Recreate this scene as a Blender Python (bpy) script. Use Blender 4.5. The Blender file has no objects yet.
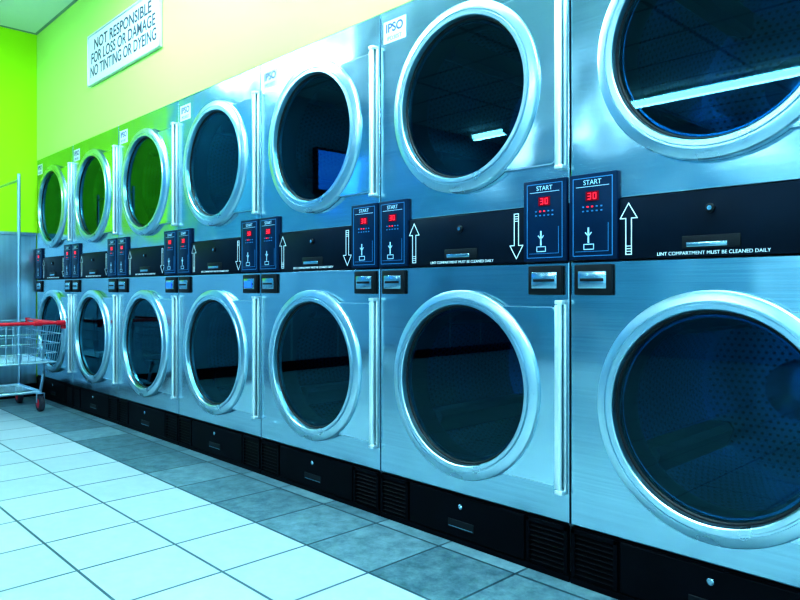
import bpy, bmesh, math, random
from mathutils import Vector, Matrix
random.seed(3)
W=0.8
HZ=1.04*W      # camera height
def hz(v): return HZ+v*W   # height relative to horizon in W units
C=bpy.context.scene.collection
sc=bpy.context.scene

# ---------------------------------------------------------------- materials
def newmat(name):
    m=bpy.data.materials.new(name); m.use_nodes=True
    nt=m.node_tree; b=nt.nodes['Principled BSDF']
    return m,nt,b
def simple(name,col,rough=0.5,metal=0.0,emit=None,es=0,spec=0.5,var=0.0):
    m,nt,b=newmat(name)
    b.inputs['Base Color'].default_value=(*col,1)
    b.inputs['Roughness'].default_value=rough
    b.inputs['Metallic'].default_value=metal
    b.inputs['Specular IOR Level'].default_value=spec
    if emit:
        b.inputs['Emission Color'].default_value=(*emit,1)
        b.inputs['Emission Strength'].default_value=es
    if var>0:
        tc=nt.nodes.new('ShaderNodeTexCoord'); n=nt.nodes.new('ShaderNodeTexNoise')
        n.inputs['Scale'].default_value=6; n.inputs['Detail'].default_value=5
        nt.links.new(tc.outputs['Object'],n.inputs['Vector'])
        r=nt.nodes.new('ShaderNodeValToRGB')
        r.color_ramp.elements[0].color=(*[c*(1-var) for c in col],1)
        r.color_ramp.elements[1].color=(*[min(1,c*(1+var)) for c in col],1)
        r.color_ramp.elements[0].position=.3; r.color_ramp.elements[1].position=.7
        nt.links.new(n.outputs['Fac'],r.inputs['Fac']); nt.links.new(r.outputs['Color'],b.inputs['Base Color'])
    return m
def mth(nt,op,a,b=None,c=None):
    n=nt.nodes.new('ShaderNodeMath'); n.operation=op
    for i,v in enumerate((a,b,c)):
        if v is None: continue
        if isinstance(v,(int,float)): n.inputs[i].default_value=v
        else: nt.links.new(v,n.inputs[i])
    return n.outputs[0]
def mixcol(nt,f,a,b):
    n=nt.nodes.new('ShaderNodeMix'); n.data_type='RGBA'
    for s,v in ((n.inputs[0],f),(n.inputs[6],a),(n.inputs[7],b)):
        if isinstance(v,(int,float)): s.default_value=v
        elif isinstance(v,tuple): s.default_value=(*v,1)
        else: nt.links.new(v,s)
    return n.outputs[2]

def steel_mat(name,col,rough,scale,bump=0.05,wave=0.15,var=.08):
    m,nt,b=newmat(name)
    tc=nt.nodes.new('ShaderNodeTexCoord')
    mp=nt.nodes.new('ShaderNodeMapping'); mp.inputs['Scale'].default_value=scale
    nt.links.new(tc.outputs['Object'],mp.inputs['Vector'])
    n=nt.nodes.new('ShaderNodeTexNoise'); n.inputs['Scale'].default_value=1; n.inputs['Detail'].default_value=4
    nt.links.new(mp.outputs[0],n.inputs['Vector'])
    n2=nt.nodes.new('ShaderNodeTexNoise'); n2.inputs['Scale'].default_value=3.0; n2.inputs['Detail'].default_value=1.5
    nt.links.new(tc.outputs['Object'],n2.inputs['Vector'])
    rr=mth(nt,'MULTIPLY_ADD',n.outputs['Fac'],0.10,rough-0.05)
    nt.links.new(rr,b.inputs['Roughness'])
    c=mixcol(nt,n.outputs['Fac'],tuple(x*(1-var) for x in col),tuple(min(1,x*(1+var)) for x in col))
    nt.links.new(c,b.inputs['Base Color'])
    b.inputs['Metallic'].default_value=1
    bp=nt.nodes.new('ShaderNodeBump'); bp.inputs['Strength'].default_value=bump; bp.inputs['Distance'].default_value=.001
    nt.links.new(n.outputs['Fac'],bp.inputs['Height'])
    bp2=nt.nodes.new('ShaderNodeBump'); bp2.inputs['Strength'].default_value=wave; bp2.inputs['Distance'].default_value=.05
    nt.links.new(n2.outputs['Fac'],bp2.inputs['Height'])
    nt.links.new(bp.outputs[0],bp2.inputs['Normal'])
    nt.links.new(bp2.outputs[0],b.inputs['Normal'])
    return m
M_steel=steel_mat('brushed_steel',(.34,.52,.61),.20,(2,2,330),.016,.32,.22)
M_door=steel_mat('door_steel',(.46,.65,.74),.15,(3,3,90),.006,.24,.07)
M_ring=steel_mat('ring_steel',(.50,.67,.75),.29,(8,8,8),.005,.01)
M_hinge=steel_mat('hinge_steel',(.85,.93,.97),.42,(60,60,3),.02,.03)
M_chrome=simple('chrome',(.8,.88,.92),.12,1)
M_wire=simple('wire_chrome',(.46,.62,.74),.3,1)
M_dark=simple('dark_gasket',(.006,.010,.014),.45,spec=.3)
M_black=simple('black_panel',(.002,.010,.022),.40,0,spec=.15,var=.2)
M_kick=simple('black_kick',(.0015,.003,.006),.45,0,spec=.12,var=.3)
M_navy=simple('navy_control',(.001,.022,.060),.35,0,spec=.15,var=.2)
M_line=simple('light_blue_print',(.4,.65,.78),.5,0,(.5,.8,.95),.06)
M_lineb=simple('blue_outline',(.03,.22,.45),.4)
M_white=simple('white_print',(.75,.88,.92),.5)
M_red=simple('red_led',(.5,.0,.02),.4,0,(1,.03,.06),1.3)
M_redbg=simple('red_display',(.10,.0,.01),.2,0,(.6,.0,.03),.16)
M_blue=simple('blue_led',(.0,.05,.6),.4,0,(.02,.15,1),1.2)
M_cab=simple('cabinet_grey',(.12,.16,.18),.5,.3)
M_redp=simple('red_plastic',(.65,.015,.04),.35)
M_rubber=simple('grey_rubber',(.03,.035,.05),.6)
M_ink=simple('sign_ink',(.03,.05,.08),.6)
M_sign=simple('sign_board',(.60,.70,.72),.5)
M_signf=simple('sign_frame',(.6,.7,.7),.35,.3)
M_txt=simple('label_ink',(.03,.08,.22),.5)

# drum perforated
def drum_mat(name,back):
    m,nt,b=newmat(name)
    tc=nt.nodes.new('ShaderNodeTexCoord'); s=nt.nodes.new('ShaderNodeSeparateXYZ')
    nt.links.new(tc.outputs['Object'],s.inputs[0])
    x,y,z=s.outputs
    if back:
        u=mth(nt,'MULTIPLY',x,44); v=mth(nt,'MULTIPLY',z,44*1.1547/1.0)
    else:
        a=mth(nt,'ARCTAN2',x,z); u=mth(nt,'MULTIPLY',a,90/(2*math.pi)); v=mth(nt,'MULTIPLY',y,46)
    row=mth(nt,'FLOOR',v); off=mth(nt,'MULTIPLY',mth(nt,'MODULO',mth(nt,'ABSOLUTE',row),2),.5)
    fu=mth(nt,'SUBTRACT',mth(nt,'FRACT',mth(nt,'ADD',u,off)),.5)
    fv=mth(nt,'SUBTRACT',mth(nt,'FRACT',v),.5)
    d=mth(nt,'SQRT',mth(nt,'ADD',mth(nt,'MULTIPLY',fu,fu),mth(nt,'MULTIPLY',fv,fv)))
    hole=mth(nt,'LESS_THAN',d,.23)
    if back:
        r=mth(nt,'SQRT',mth(nt,'ADD',mth(nt,'MULTIPLY',x,x),mth(nt,'MULTIPLY',z,z)))
        hole=mth(nt,'MULTIPLY',hole,mth(nt,'GREATER_THAN',r,.09))
        hole=mth(nt,'MULTIPLY',hole,mth(nt,'LESS_THAN',r,.27))
    c=mixcol(nt,hole,(.22,.42,.54),(.002,.006,.010))
    nt.links.new(c,b.inputs['Base Color'])
    nt.links.new(mth(nt,'MULTIPLY_ADD',hole,-.85,.85),b.inputs['Metallic'])
    b.inputs['Roughness'].default_value=.24
    return m
M_drum=drum_mat('perforated_drum',False); M_drumb=drum_mat('perforated_back',True)

# glass
M_glass=bpy.data.materials.new('dryer_glass'); M_glass.use_nodes=True
nt=M_glass.node_tree; nt.nodes.clear()
o=nt.nodes.new('ShaderNodeOutputMaterial'); mx=nt.nodes.new('ShaderNodeMixShader')
t=nt.nodes.new('ShaderNodeBsdfTransparent'); t.inputs[0].default_value=(.09,.36,.54,1)
g=nt.nodes.new('ShaderNodeBsdfGlossy'); g.inputs['Roughness'].default_value=.015; g.inputs[0].default_value=(.26,.82,1,1)
f=nt.nodes.new('ShaderNodeFresnel'); f.inputs[0].default_value=1.6
nt.links.new(f.outputs[0],mx.inputs[0]); nt.links.new(t.outputs[0],mx.inputs[1]); nt.links.new(g.outputs[0],mx.inputs[2])
nt.links.new(mx.outputs[0],o.inputs[0])

# floor
TS=.305; BY=-.367; PX=-1.06
def floor_mat():
    m,nt,b=newmat('floor_tiles')
    tc=nt.nodes.new('ShaderNodeTexCoord'); s=nt.nodes.new('ShaderNodeSeparateXYZ')
    nt.links.new(tc.outputs['Object'],s.inputs[0]); x,y,z=s.outputs
    u=mth(nt,'DIVIDE',mth(nt,'SUBTRACT',x,PX),TS); v=mth(nt,'DIVIDE',mth(nt,'SUBTRACT',y,BY),TS)
    def edge(a):
        f=mth(nt,'FRACT',a); return mth(nt,'MINIMUM',f,mth(nt,'SUBTRACT',1,f))
    e=mth(nt,'MINIMUM',edge(u),edge(v))
    grout=mth(nt,'LESS_THAN',e,.014)
    slate=mth(nt,'GREATER_THAN',v,0)
    cmb=nt.nodes.new('ShaderNodeCombineXYZ')
    nt.links.new(mth(nt,'FLOOR',u),cmb.inputs[0]); nt.links.new(mth(nt,'FLOOR',v),cmb.inputs[1])
    wn=nt.nodes.new('ShaderNodeTexWhiteNoise'); wn.noise_dimensions='3D'; nt.links.new(cmb.outputs[0],wn.inputs['Vector'])
    n=nt.nodes.new('ShaderNodeTexNoise'); n.inputs['Scale'].default_value=16; n.inputs['Detail'].default_value=9; n.inputs['Roughness'].default_value=.75
    nt.links.new(tc.outputs['Object'],n.inputs['Vector'])
    nn=mth(nt,'MULTIPLY_ADD',wn.outputs[0],.25,mth(nt,'MULTIPLY',n.outputs['Fac'],.9))
    rs=nt.nodes.new('ShaderNodeValToRGB'); cr=rs.color_ramp
    cr.elements[0].position=.38; cr.elements[0].color=(.04,.10,.13,1)
    cr.elements[1].position=.75; cr.elements[1].color=(.17,.29,.34,1)
    nt.links.new(nn,rs.inputs['Fac'])
    rw=nt.nodes.new('ShaderNodeValToRGB'); cr=rw.color_ramp
    cr.elements[0].position=.2; cr.elements[0].color=(.31,.41,.47,1)
    cr.elements[1].position=.8; cr.elements[1].color=(.42,.51,.56,1)
    nt.links.new(nn,rw.inputs['Fac'])
    c=mixcol(nt,slate,rw.outputs['Color'],rs.outputs['Color'])
    gc=mixcol(nt,slate,(.05,.11,.15),(.02,.06,.08))
    c=mixcol(nt,grout,c,gc)
    nt.links.new(c,b.inputs['Base Color'])
    nt.links.new(mth(nt,'MULTIPLY_ADD',n.outputs['Fac'],.2,.34),b.inputs['Roughness'])
    bp=nt.nodes.new('ShaderNodeBump'); bp.inputs['Strength'].default_value=.25; bp.inputs['Distance'].default_value=.004
    nt.links.new(mth(nt,'SUBTRACT',mth(nt,'MULTIPLY',n.outputs['Fac'],mth(nt,'MULTIPLY_ADD',slate,.5,.08)),grout),bp.inputs['Height'])
    nt.links.new(bp.outputs[0],b.inputs['Normal'])
    return m
M_floor=floor_mat()
def paint(name,col,rough=.6):
    m,nt,b=newmat(name)
    tc=nt.nodes.new('ShaderNodeTexCoord'); n=nt.nodes.new('ShaderNodeTexNoise'); n.inputs['Scale'].default_value=90; n.inputs['Detail'].default_value=3
    nt.links.new(tc.outputs['Object'],n.inputs['Vector'])
    bp=nt.nodes.new('ShaderNodeBump'); bp.inputs['Strength'].default_value=.08; bp.inputs['Distance'].default_value=.002
    nt.links.new(n.outputs['Fac'],bp.inputs['Height']); nt.links.new(bp.outputs[0],b.inputs['Normal'])
    b.inputs['Base Color'].default_value=(*col,1); b.inputs['Roughness'].default_value=rough
    return m
M_wallb=paint('pale_lime_paint',(.47,.80,.17))
M_walll=paint('lime_paint',(.46,.84,.002))
M_teal=paint('teal_wall',(.09,.34,.48))
M_wains=steel_mat('wainscot_steel',(.38,.54,.64),.3,(40,40,1.5),.03,.3,.2)
def ceil_mat():
    m,nt,b=newmat('ceiling_tiles')
    tc=nt.nodes.new('ShaderNodeTexCoord'); s=nt.nodes.new('ShaderNodeSeparateXYZ')
    nt.links.new(tc.outputs['Object'],s.inputs[0]); x,y,z=s.outputs
    def edge(a,sz):
        f=mth(nt,'FRACT',mth(nt,'DIVIDE',a,sz)); return mth(nt,'MULTIPLY',mth(nt,'MINIMUM',f,mth(nt,'SUBTRACT',1,f)),sz)
    e=mth(nt,'LESS_THAN',mth(nt,'MINIMUM',edge(x,1.2),edge(y,.6)),.018)
    c=mixcol(nt,e,(.76,.80,.80),(.28,.36,.38)); nt.links.new(c,b.inputs['Base Color']); b.inputs['Roughness'].default_value=.8
    return m
M_ceil=ceil_mat()
M_lamp=simple('lamp_diffuser',(.9,.95,1),.5,0,(.70,.93,1.0),28)

# ---------------------------------------------------------------- mesh helpers
def mesh_from(bm,name,mats,smooth=True,angle=40):
    bmesh.ops.recalc_face_normals(bm,faces=bm.faces)
    me=bpy.data.meshes.new(name); bm.to_mesh(me); bm.free()
    for m in mats: me.materials.append(m)
    if smooth:
        for p in me.polygons: p.use_smooth=True
        try: me.set_sharp_from_angle(angle=math.radians(angle))
        except Exception: pass
    return me
def box(bm,x0,x1,y0,y1,z0,z1,mi=0,bev=0):
    vs=[bm.verts.new((x,y,z)) for x in (x0,x1) for y in (y0,y1) for z in (z0,z1)]
    fs=[]
    for q in ((0,1,3,2),(4,6,7,5),(0,4,5,1),(2,3,7,6),(0,2,6,4),(1,5,7,3)):
        f=bm.faces.new([vs[i] for i in q]); f.material_index=mi; fs.append(f)
    if bev>0:
        es=list({e for f in fs for e in f.edges})
        r=bmesh.ops.bevel(bm,geom=es,offset=bev,segments=2,affect='EDGES',profile=.5)
        for f in r['faces']: f.material_index=mi
    return vs
def lathe(bm,prof,cx,cz,seg=72,mi=0,cap0=False,cap1=False):
    rings=[]
    for r,y in prof:
        rings.append([bm.verts.new((cx+r*math.cos(2*math.pi*i/seg),y,cz+r*math.sin(2*math.pi*i/seg))) for i in range(seg)])
    for a,b in zip(rings,rings[1:]):
        for i in range(seg):
            f=bm.faces.new((a[i],a[(i+1)%seg],b[(i+1)%seg],b[i])); f.material_index=mi
    if cap0: f=bm.faces.new(rings[0]); f.material_index=mi
    if cap1: f=bm.faces.new(rings[-1]); f.material_index=mi
def tube(bm,pts,r,seg=8,mi=0,closed=False):
    pts=[Vector(p) for p in pts]; n=len(pts); rings=[]
    for i,p in enumerate(pts):
        if closed: d=(pts[(i+1)%n]-pts[i-1])
        else: d=pts[min(i+1,n-1)]-pts[max(i-1,0)]
        d.normalize()
        up=Vector((0,0,1)) if abs(d.z)<.9 else Vector((1,0,0))
        a=d.cross(up).normalized(); b=d.cross(a)
        rings.append([bm.verts.new(p+r*(math.cos(2*math.pi*k/seg)*a+math.sin(2*math.pi*k/seg)*b)) for k in range(seg)])
    m=n if closed else n-1
    for i in range(m):
        A=rings[i];B=rings[(i+1)%n]
        for k in range(seg):
            f=bm.faces.new((A[k],A[(k+1)%seg],B[(k+1)%seg],B[k])); f.material_index=mi
    if not closed:
        for R in (rings[0],rings[-1]):
            f=bm.faces.new(R); f.material_index=mi
def stroke(bm,pts,w,y,closed=False,mi=0,th=.0006):
    n=len(pts)
    for i in range(n if closed else n-1):
        a=Vector(pts[i]);b=Vector(pts[(i+1)%n]); d=(b-a)
        if d.length==0: continue
        d.normalize(); nn=Vector((-d.y,d.x))*w/2; a=a-d*w/2; b=b+d*w/2
        q=[a+nn,b+nn,b-nn,a-nn]
        lo=[bm.verts.new((p.x,y,p.y)) for p in q]; hi=[bm.verts.new((p.x,y-th,p.y)) for p in q]
        f=bm.faces.new(hi); f.material_index=mi
        for k in range(4):
            f=bm.faces.new((lo[k],lo[(k+1)%4],hi[(k+1)%4],hi[k])); f.material_index=mi
def obj(name,data,parent=None,loc=(0,0,0),rot=None):
    o=bpy.data.objects.new(name,data); C.objects.link(o); o.location=loc
    if rot: o.rotation_euler=rot
    if parent: o.parent=parent
    return o
def empty(name,loc=(0,0,0)):
    o=bpy.data.objects.new(name,None); C.objects.link(o); o.location=loc; o.empty_display_size=.2
    return o
def textdata(txt,size,mat,align='CENTER',ext=.0003):
    c=bpy.data.curves.new('text_'+txt[:8],'FONT'); c.body=txt; c.size=size; c.align_x=align; c.align_y='CENTER'; c.extrude=ext
    c.materials.append(mat); return c

# ---------------------------------------------------------------- dryer template (local x: 0 .. -W)
parts=[]   # (name,data,loc,rot)
FX=(math.pi/2,0,0)
ZB0,ZB1,ZP1=hz(.103),hz(.305),hz(.402)
ZK=hz(-.836); ZT=hz(1.27)
G=.0018
CX=-.494*W
CU,CL=hz(.775),hz(-.382)
RH=.30*W
def panel(bm,x0,x1,z0,z1,holes):
    e=.004
    def ringv(d,y): return [bm.verts.new(p) for p in ((x0+d,y,z0+d),(x1-d,y,z0+d),(x1-d,y,z1-d),(x0+d,y,z1-d))]
    A=ringv(e,0);A2=ringv(e*.3,.0012);B=ringv(0,.005);D=ringv(0,.04)
    for P,Q in ((A,A2),(A2,B),(B,D)):
        for i in range(4): bm.faces.new((P[i],P[(i+1)%4],Q[(i+1)%4],Q[i]))
    edges=[bm.edges.get((A[i],A[(i+1)%4])) for i in range(4)]
    for (cx,cz,r) in holes:
        seg=64
        c=[bm.verts.new((cx+r*math.cos(2*math.pi*i/seg),0,cz+r*math.sin(2*math.pi*i/seg))) for i in range(seg)]
        edges+=[bm.edges.new((c[i],c[(i+1)%seg])) for i in range(seg)]
    bmesh.ops.triangle_fill(bm,use_beauty=True,edges=edges)
bm=bmesh.new()
panel(bm,-W+G,-G,ZK+.002,ZB0-.002,[(CX,CL,RH)])
panel(bm,-W+G,-G,ZB1+.002,ZT,[(CX,CU,RH)])
parts.append(('front_panels',mesh_from(bm,'front_panels',[M_steel],True,20),(0,0,0),None))
# cabinet shell
bm=bmesh.new()
box(bm,-W+G,-W+G+.004,.005,.92,.03,ZT-.002); box(bm,-G-.004,-G,.005,.92,.03,ZT-.002)
box(bm,-W+G,-G,.005,.92,ZT-.008,ZT-.003); box(bm,-W+G,-G,.915,.92,.0,ZT-.003); box(bm,-W+G,-G,.02,.92,.0,.03)
box(bm,-W+G,-G,.03,.9,hz(.19),hz(.2))
parts.append(('cabinet_shell',mesh_from(bm,'cabinet_shell',[M_cab],False),(0,0,0),None))
# drums
for nm,cz in (('upper_drum',CU),('lower_drum',CL)):
    bm=bmesh.new()
    lathe(bm,[(RH,.0),(RH-.004,.05),(RH+.0,.075),(RH+.03,.08)],0,0,64,1)
    lathe(bm,[(RH+.05,.08),(RH+.05,.62)],0,0,72,0)
    lathe(bm,[(RH+.05,.62),(.09,.635),(.085,.60),(.03,.59)],0,0,72,2,cap1=True)
    for k in range(4):
        a=math.radians(35+90*k); ca,sa=math.cos(a),math.sin(a)
        R=RH+.05
        pr=[(R,-.05),(R-.055,-.012),(R-.055,.012),(R,.05)]
        v0=[bm.verts.new((r*ca-t*sa,.1,r*sa+t*ca)) for r,t in pr]; v1=[bm.verts.new((r*ca-t*sa,.615,r*sa+t*ca)) for r,t in pr]
        for i in range(3):
            f=bm.faces.new((v0[i],v0[i+1],v1[i+1],v1[i])); f.material_index=3
        f=bm.faces.new(v0); f.material_index=3
    parts.append((nm,mesh_from(bm,nm,[M_drum,M_dark,M_drumb,M_cab]),(CX,0,cz),None))
# doors
for nm,cz in (('upper_door',CU),('lower_door',CL)):
    bm=bmesh.new()
    RO=.382*W; RI=.322*W
    prof=[(RO,-.002),(RO,-.022),(RO-.003,-.027),(RO-.008,-.029),(RI+.022,-.032),(RI+.021,-.028),(RI+.016,-.028),(RI+.014,-.034),(RI+.003,-.034),(RI+.0005,-.031),(RI-.001,-.022),(RI-.002,-.010)]
    lathe(bm,prof,0,0,96,0)
    lathe(bm,[(RI-.001,-.014),(RI-.006,-.013),(RI-.009,-.010),(RI-.011,-.006)],0,0,96,1)
    # D plate
    ra=.352*W; hh=.322*W; a0=math.asin(hh/ra)
    pts=[]
    xr=-.047*W-CX
    rc=.014
    pts+=[(xr-rc,hh),(xr-rc*.3,hh-rc*.3),(xr,hh-rc),(xr,-hh+rc),(xr-rc*.3,-hh+rc*.3),(xr-rc,-hh)]
    N=24
    for i in range(N+1):
        a=-a0+2*a0*i/N; pts.append((ra*math.cos(a),ra*math.sin(a)))
    lo=[bm.verts.new((x,-.002,z)) for x,z in pts]; hi=[bm.verts.new((x,-.017,z)) for x,z in pts]
    f=bm.faces.new(hi); f.material_index=2
    sd=[]
    for i in range(len(pts)):
        g=bm.faces.new((lo[i],lo[(i+1)%len(pts)],hi[(i+1)%len(pts)],hi[i])); g.material_index=2
    bmesh.ops.bevel(bm,geom=[e for e in f.edges],offset=.003,segments=2,affect='EDGES')
    # hinge strip (long piano hinge with pin and two channel leaves)
    x0=xr+.001; x1=-.008*W-CX
    box(bm,x0,x0+.012,-.024,-.001,-hh*1.02,hh*1.02,3,.002)
    box(bm,x1-.007,x1,-.012,-.001,-hh*1.04,hh*1.04,3,.002)
    tube(bm,[(x0+.017,-.023,-hh*1.05),(x0+.017,-.023,hh*1.05)],.0065,12,3)
    for zz in (-hh*1.05,hh*1.05):
        box(bm,x0+.004,x1,-.030,-.001,zz-.006,zz+.006,3,.002)
    parts.append((nm,mesh_from(bm,nm,[M_ring,M_dark,M_door,M_hinge],True,28),(CX,0,cz),None))
    bm=bmesh.new()
    lathe(bm,[(RI-.009,-.010),(.01,-.010)],0,0,64,0,cap1=True)
    parts.append((nm+'_glass',mesh_from(bm,nm+'_glass',[M_glass],False),(CX,0,cz),None))
# control band
bm=bmesh.new()
PW=.19*W
box(bm,-W+PW+.002,-PW-.002,-.006,.03,ZB0,ZB1,0,.002)
zc=(ZB0+ZB1)/2
xc=-W/2-.005
hx=.07
box(bm,xc-hx,xc+hx,-.009,-.005,ZB0+.020,ZB0+.052,1,.002)
box(bm,xc-hx+.012,xc+hx-.03,-.0105,-.006,ZB0+.024,ZB0+.036,2,.001)
lathe(bm,[(.011,-.005),(.011,-.012),(.008,-.014)],xc,ZB1-.045,20,1,cap1=True)
lathe(bm,[(.006,-.013),(.006,-.0155)],xc,ZB1-.045,12,2,cap1=True)
parts.append(('lint_compartment',mesh_from(bm,'lint_compartment',[M_black,M_dark,M_steel]),(0,0,0),None))
# arrows
bm=bmesh.new()
def arrow(x,zb,zt,up,wd=.016,hd=.036):
    hl=.04
    if up: p=[(x-wd/2,zb),(x-wd/2,zt-hl),(x-hd/2-.006,zt-hl),(x,zt),(x+hd/2+.006,zt-hl),(x+wd/2,zt-hl),(x+wd/2,zb)]
    else: p=[(x-wd/2,zt),(x-wd/2,zb+hl),(x-hd/2-.006,zb+hl),(x,zb),(x+hd/2+.006,zb+hl),(x+wd/2,zb+hl),(x+wd/2,zt)]
    stroke(bm,p,.0026,-.006,True)
    for k in range(3):
        z=(zb+.008+k*.007) if up else (zt-.008-k*.007)
        stroke(bm,[(x-wd/2,z),(x+wd/2,z)],.002,-.006)
arrow(-W+PW+.03,ZB0+.012,ZB1-.014,True); arrow(-PW-.03,ZB0+.012,ZB1-.014,False)
parts.append(('arrows',mesh_from(bm,'arrows',[M_white],False),(0,0,0),None))
parts.append(('lint_notice',textdata('LINT COMPARTMENT MUST BE CLEANED DAILY',.0125,M_white),(xc,-.0063,ZB0+.009),FX))
# control panels
for side,(x0,x1) in (('left',(-W+.004,-W+PW)),('right',(-PW,-.004))):
    bm=bmesh.new()
    box(bm,x0,x1,-.012,.03,ZB0-.0,ZP1,0,.003)
    xm=(x0+x1)/2; y=-.012
    iw=(x1-x0)/2-.014
    stroke(bm,[(xm-iw,ZB0+.012),(xm+iw,ZB0+.012),(xm+iw,ZP1-.012),(xm-iw,ZP1-.012)],.0022,y,True,2)
    stroke(bm,[(xm-iw+.01,ZP1-.036),(xm+iw-.01,ZP1-.036)],.0015,y,False,1)
    box(bm,xm-.020,xm+.020,y-.0015,y,ZP1-.076,ZP1-.050,3)
    for dx,segs in ((-.008,'abgcd'),(.008,'abcdef')):
        cx=xm+dx; cz=ZP1-.063; w=.0040; h=.0078
        S={'a':[(cx-w,cz+h),(cx+w,cz+h)],'b':[(cx+w,cz+h),(cx+w,cz)],'c':[(cx+w,cz),(cx+w,cz-h)],'d':[(cx-w,cz-h),(cx+w,cz-h)],
           'e':[(cx-w,cz),(cx-w,cz-h)],'f':[(cx-w,cz),(cx-w,cz+h)],'g':[(cx-w,cz),(cx+w,cz)]}
        for k in segs: stroke(bm,S[k],.0021,y-.0016,False,4,.0008)
    for r in range(2):
        for k in range(5):
            bx=xm-.028+k*.014
            box(bm,bx-.0028,bx+.0028,y-.002,y,ZP1-.094-r*.012,ZP1-.090-r*.012,(4 if k in (1,2) and r==0 else 2),.0006)
    fx=xm-.012; z0=ZB0+.030
    stroke(bm,[(fx,z0+.058),(fx,z0+.02)],.005,y,False,1)
    stroke(bm,[(fx-.009,z0+.046),(fx,z0+.036),(fx+.009,z0+.046)],.003,y,False,1)
    stroke(bm,[(fx-.014,z0),(fx-.014,z0+.014),(fx+.016,z0+.014),(fx+.016,z0)],.0025,y,True,1)
    stroke(bm,[(xm-iw+.008,z0-.006),(xm+iw-.012,z0-.006),(xm+iw-.012,z0+.070)],.0015,y,False,2)
    parts.append((side+'_control_panel',mesh_from(bm,side+'_ctl',[M_navy,M_line,M_lineb,M_redbg,M_red,M_line]),(0,0,0),None))
    parts.append((side+'_start_text',textdata('START',.019,M_line),(xm,-.0126,ZP1-.025),FX))
    # coin acceptor
    bm=bmesh.new()
    z1=hz(.088); z0=hz(-.018); w=.058 
    box(bm,xm-w,xm+w,-.012,.0,z0,z1,0,.004)
    box(bm,xm-w+.014,xm+w-.014,-.016,-.008,z0+.018,z1-.018,1,.003)
    box(bm,xm-w+.022,xm+w-.022,-.0175,-.012,(z0+z1)/2-.004,(z0+z1)/2+.004,0,.001)
    parts.append((side+'_coin_slot',mesh_from(bm,side+'_coin',[M_dark,M_steel]),(0,0,0),None))
# kick
bm=bmesh.new()
zt=ZK-.003
box(bm,-W+.002,-.002,.004,.03,.0,zt,0)
box(bm,-W+PW+.004,-PW-.004,-.004,.01,.022,zt-.004,0,.003)
box(bm,-W+.002,-.002,-.002,.01,.0,.018,0,.002)
lathe(bm,[(.009,-.004),(.009,-.009),(.006,-.011)],xc,.125,16,1,cap1=True)
box(bm,xc-.055,xc+.055,-.007,-.003,.050,.078,2,.002)
stroke(bm,[(xc-.05,.055),(xc+.05,.055)],.003,-.007,False,1)
for x0,x1 in ((-W+.006,-W+PW-.004),(-PW+.004,-.006)):
    for k in range(8):
        z=.030+k*.0145
        vs=[bm.verts.new(p) for p in ((x0+.012,-.004,z),(x1-.012,-.004,z),(x1-.012,.004,z+.009),(x0+.012,.004,z+.009))]
        bm.faces.new(vs)
        box(bm,x0+.012,x1-.012,-.0045,-.002,z-.001,z+.0015,0)
    box(bm,x0,x0+.012,-.005,.005,.022,zt-.004,0,.001); box(bm,x1-.012,x1,-.005,.005,.022,zt-.004,0,.001)
    box(bm,x0,x1,-.005,.005,zt-.016,zt-.004,0,.001)
parts.append(('kick_panel',mesh_from(bm,'kick_panel',[M_kick,M_steel,M_dark],False),(0,0,0),None))
# label
tl=textdata('IPSO',.045,M_txt); tl.offset=.0012
parts.append(('label_logo',tl,(-W+.075,-.0005,ZT-.068),FX))
parts.append(('label_model',textdata('IPD30ST',.022,M_txt),(-W+.075,-.0005,ZT-.105),FX))
bm=bmesh.new(); box(bm,-W+.018,-W+.135,-.0003,.0,ZT-.12,ZT-.04,0)
parts.append(('label_plate',mesh_from(bm,'label_plate',[M_sign],False),(0,0,0),None))

for k in range(5,-3,-1):
    e=empty('stacked_dryer',(-k*W,0,0))
    for nm,d,loc,rot in parts: obj(nm,d,e,loc,rot)
    if k in (2,3):
        bm=bmesh.new(); xm=-.004-PW/2
        box(bm,xm-.03,xm+.03,-.0185,-.0165,hz(.015),hz(.05)); obj('blue_indicator',mesh_from(bm,'blue_indicator',[M_blue],False),e)

# ---------------------------------------------------------------- room
XL=-6*W-.02; XR=3.6; YB=-6.6; ZC=HZ+2.51*W
def boxobj(name,x0,x1,y0,y1,z0,z1,mat):
    bm=bmesh.new(); box(bm,x0,x1,y0,y1,z0,z1); return obj(name,mesh_from(bm,name,[mat],False))
boxobj('floor',XL,XR,YB,1.0,-.1,0,M_floor)
boxobj('ceiling',XL,XR,YB,1.0,ZC,ZC+.1,M_ceil)
boxobj('wall_back_upper',XL,XR,.004,.10,ZT+.002,ZC,M_wallb)
boxobj('wall_back_lower',2*W+.005,XR,.004,.10,0,ZT+.002,M_wallb)
boxobj('wall_behind_dryers',XL,XR,.95,1.0,0,ZC,M_teal)
YS=-1.15
boxobj('wall_left',XL-.1,XL,YS,1.0,0,ZC,M_walll)
boxobj('wall_left_far',XL-.1,XL,YB,YS,0,ZC,M_teal)
bm=bmesh.new()
yy=0.0
while yy>YB+.1:
    y1=max(yy-.61,YB+.01)
    box(bm,XL,XL+.008,y1+.003,yy-.003 if yy<0 else -.001,.1,hz(.53),0,.002)
    box(bm,XL,XL+.013,y1-.012,y1+.012,.1,hz(.53),1,.002)
    yy=y1
box(bm,XL,XL+.016,YB+.01,-.001,hz(.53),hz(.53)+.025,0,.003)
obj('trim_1',mesh_from(bm,'trim_wainscot',[M_wains,M_hinge],False))
boxobj('baseboard_left',XL,XL+.018,YB+.01,-.001,0,.1,M_kick)
boxobj('wall_front_low',XL,XR,YB-.1,YB,0,.5,M_teal)
boxobj('wall_front_high',XL,XR,YB-.1,YB,2.3,ZC,M_teal)
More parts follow.
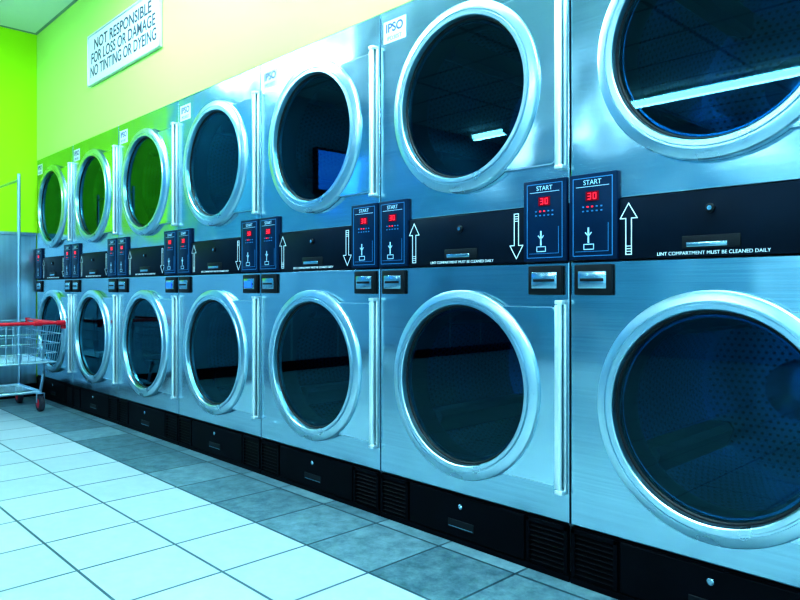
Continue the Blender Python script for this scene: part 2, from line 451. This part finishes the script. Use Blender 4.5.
boxobj('wall_front_pier',XL,-1.5,YB-.1,YB,.5,2.3,M_teal)
boxobj('wall_right_low',XR,XR+.1,YB,1.0,0,.4,M_teal)
boxobj('wall_right_high',XR,XR+.1,YB,1.0,2.5,ZC,M_teal)
boxobj('wall_right_pier',XR,XR+.1,-.9,1.0,.4,2.5,M_teal)
def fill_window(name,a,b,axis,z0,z1,n):
    bm=bmesh.new(); L=b-a
    for i in range(n+1):
        p=a+L*i/n; w=.03
        if axis=='x': box(bm,p-w,p+w,YB-.06,YB+.01,z0,z1,0,.003)
        else: box(bm,XR-.01,XR+.06,p-w,p+w,z0,z1,0,.003)
    for z in (z0+.03,z1-.03):
        if axis=='x': box(bm,a,b,YB-.06,YB+.01,z-.03,z+.03,0,.003)
        else: box(bm,XR-.01,XR+.06,a,b,z-.03,z+.03,0,.003)
    obj(name,mesh_from(bm,name,[M_signf],False))
fill_window('fill_window_1',-1.5,XR,'x',.5,2.3,3)  # unseen framed opening, added to let in fill daylight
fill_window('fill_window_2',YB,-.9,'y',.4,2.5,4)  # added out of view to light the room without mirroring in the dryers

# ceiling fluorescent fixtures
def fixture(x0,x1,y,w=.14):
    e=empty('fluorescent_light',((x0+x1)/2,y,ZC)); L=(x1-x0)/2
    bm=bmesh.new(); box(bm,-L,L,-w-.02,w+.02,-.035,-.001,0,.004); box(bm,-L-.01,-L+.004,-w-.02,w+.02,-.085,-.001,0,.003); box(bm,L-.004,L+.01,-w-.02,w+.02,-.085,-.001,0,.003)
    obj('housing',mesh_from(bm,'housing',[M_sign],False),e)
    bm=bmesh.new(); 
    for yy in (-w*.55,w*.55): tube(bm,[(-L+.01,yy,-.062),(L-.01,yy,-.062)],.022,12)
    obj('tubes',mesh_from(bm,'tubes',[M_lamp]),e)
    l=bpy.data.lights.new('tube_light','AREA'); l.shape='RECTANGLE'; l.size=2*L; l.size_y=2*w; l.energy=EN*L; l.color=(.60,.90,1.0)
    obj('lamp',l,e,(0,0,-.10))
EN=25
fixture(-2.9,-1.6,-.80)
EN=42
for x0 in (-1.0,.5): fixture(x0,x0+1.3,-.60)
EN=19
for x0 in (-4.5,): fixture(x0,x0+1.3,-1.6)
EN=26
for x0,x1 in ((-2.75,-.3),(1.2,2.6),(-4.6,-4.1)): fixture(x0,x1,-5.1,.035)
EN=24
for x0 in (1.6,): fixture(x0,x0+1.3,-2.9)

# sign on wall
sx0,sx1=-4.60*W,-3.25*W; sz0,sz1=hz(1.69),hz(2.11)
e=empty('notice_sign',((sx0+sx1)/2,0,(sz0+sz1)/2)); a=(sx1-sx0)/2; b=(sz1-sz0)/2
bm=bmesh.new(); box(bm,-a,a,-.012,.003,-b,b,0,.002)
for q in ((-a,a,b-.012,b),(-a,a,-b,-b+.012),(-a,-a+.012,-b,b),(a-.012,a,-b,b)): box(bm,q[0],q[1],-.018,-.01,q[2],q[3],1,.002)
obj('board',mesh_from(bm,'board',[M_sign,M_signf],False),e)
for tx,z in (('NOT RESPONSIBLE',.085),('FOR LOSS OR DAMAGE',0),('NO TINTING OR DYEING',-.085)):
    c=textdata(tx,.098,M_ink); c.offset=.0014
    o=obj('text_line',c,e,(0,-.0125,z),FX)
    bpy.context.view_layer.update()
    wd=o.dimensions.x
    tgt={'NOT RESPONSIBLE':.86,'FOR LOSS OR DAMAGE':.96,'NO TINTING OR DYEING':.99}[tx]
    if wd>0: o.scale=(tgt/wd,1,1)

# television on left wall
e=empty('wall_mounted_television',(XL,-2.92,2.08))
bm=bmesh.new(); box(bm,.10,.16,-.28,.28,-.24,.24,0,.006); box(bm,.158,.163,-.25,.25,-.2,.21,1); box(bm,0,.1,-.03,.03,-.05,.05,0); box(bm,0,.02,-.09,.09,-.12,.12,0)
obj('screen',mesh_from(bm,'tv',[M_dark,simple('tv_screen',(.01,.05,.3),.2,0,(.02,.30,1),3.0)],False),e)

# ---------------------------------------------------------------- laundry cart
e=empty('laundry_cart',(0,0,0))
bm=bmesh.new()
x0,x1,y0,y1=-4.58,-3.80,-.66,-.13   # rim
zt,zb=.605,.35; tp=.05
bx0,bx1,by0,by1=x0+tp,x1-tp,y0+tp*.6,y1-tp*.6
def lerp(a,b,t): return a+(b-a)*t
rim=[(x0,y0,zt),(x1,y0,zt),(x1,y1,zt),(x0,y1,zt)]; bot=[(bx0,by0,zb),(bx1,by0,zb),(bx1,by1,zb),(bx0,by1,zb)]
def loop(P,r):
    for i in range(4): tube(bm,[P[i],P[(i+1)%4]],r,8)
loop(rim,.008); loop(bot,.007)
for t in (.25,.5,.75):
    loop([tuple(lerp(rim[i][k],bot[i][k],t) for k in range(3)) for i in range(4)],.0035)
for i in range(4):
    A,B=rim[i],rim[(i+1)%4]; a,b=bot[i],bot[(i+1)%4]; n=16 if i%2==0 else 11
    for k in range(n+1):
        t=k/n
        tube(bm,[tuple(lerp(A[j],B[j],t) for j in range(3)),tuple(lerp(a[j],b[j],t) for j in range(3))],.0033,6)
for k in range(1,18): tube(bm,[(lerp(bx0,bx1,k/18),by0,zb),(lerp(bx0,bx1,k/18),by1,zb)],.0026,6)
for k in range(1,7): tube(bm,[(bx0,lerp(by0,by1,k/7),zb),(bx1,lerp(by0,by1,k/7),zb)],.0026,6)
obj('wire_basket',mesh_from(bm,'wire_basket',[M_wire]),e)
wx=(-4.53,-4.04); wy=(-.58,-.20)
bm=bmesh.new()
lz=.135
for x in wx:
    for y in wy:
        xx=bx0+.02 if x<-4.3 else bx1-.08
        tube(bm,[(xx,y,zb),(lerp(xx,x,.3),y,zb-.08),(x,y,lz)],.011,8)
L=[(wx[0],wy[0],lz),(wx[1],wy[0],lz),(wx[1],wy[1],lz),(wx[0],wy[1],lz)]
loop(L,.011)
for k in range(1,8): tube(bm,[(lerp(wx[0],wx[1],k/8),wy[0],lz),(lerp(wx[0],wx[1],k/8),wy[1],lz)],.0035,6)
for y in (y0+.04,y1-.04): tube(bm,[(x1,y,zt),(x1+.03,y,zt+.010)],.007,8)
# garment rack
px=(-4.52,-3.85); pz=1.585; py=-.385
for x in px: tube(bm,[(x,py,zb),(x,py,pz)],.010,10)
tube(bm,[(px[0]-.0,py,pz-.04),(px[1]+.0,py,pz-.04)],.008,10)
obj('frame',mesh_from(bm,'cart_frame',[M_wire]),e)
bm=bmesh.new()
tube(bm,[(x1+.03,y0,zt+.010),(x1+.03,y1,zt+.010)],.011,12)
for P in rim: tube(bm,[(P[0],P[1],zt-.03),(P[0],P[1],zt+.02)],.017,10)
for yy in (y1-.02,y1-.16,y0+.02): tube(bm,[(x1+.03,yy-.03,zt+.010),(x1+.03,yy+.02,zt+.010)],.017,12)
tube(bm,[(x0,y1,zt+.006),(x1,y1,zt+.006)],.010,8)
tube(bm,[(x0,y0,zt+.006),(x1,y0,zt+.006)],.010,8)
obj('red_handle',mesh_from(bm,'red_handle',[M_redp]),e)
bm=bmesh.new()
for x in wx:
    for y in wy:
        s=.016
        lathe(bm,[(.034,y-s-.002),(.050,y-s),(.055,y-s+.005),(.055,y+s-.005),(.050,y+s),(.034,y+s+.002)],x,.056,28,0)
        lathe(bm,[(.004,y-s-.005),(.03,y-s-.003),(.035,y-s),(.035,y+s),(.03,y+s+.003),(.004,y+s+.005)],x,.056,24,1,cap0=True,cap1=True)
        for d in (-s-.010,s+.006): box(bm,x-.010,x+.010,y+d,y+d+.004,.06,.125,2,.001)
        box(bm,x-.018,x+.018,y-s-.010,y+s+.010,.120,.126,2,.001)
        tube(bm,[(x,y,.122),(x,y,.145)],.01,8,2)
obj('casters',mesh_from(bm,'casters',[M_rubber,M_redp,M_wire]),e)

# ---------------------------------------------------------------- world, camera
w=bpy.data.worlds.new('World'); sc.world=w; w.use_nodes=True
bg=w.node_tree.nodes['Background']; bg.inputs[0].default_value=(.38,.80,1,1); bg.inputs[1].default_value=1.6
cam=bpy.data.cameras.new('Camera'); co=bpy.data.objects.new('Camera',cam); C.objects.link(co)
co.location=(1.342*W,-2.1353*W,HZ)
fw=Vector((-.7194,.6946,0)); co.rotation_euler=fw.to_track_quat('-Z','Y').to_euler()
cam.sensor_width=36; cam.lens=689/800*36; cam.shift_y=-10/800; cam.clip_start=.05
sc.camera=co
sc.view_settings.view_transform='Standard'
for lk in ('High Contrast','Medium High Contrast'):
    try:
        sc.view_settings.look=lk; break
    except Exception as ex: print(ex)
sc.view_settings.exposure=0
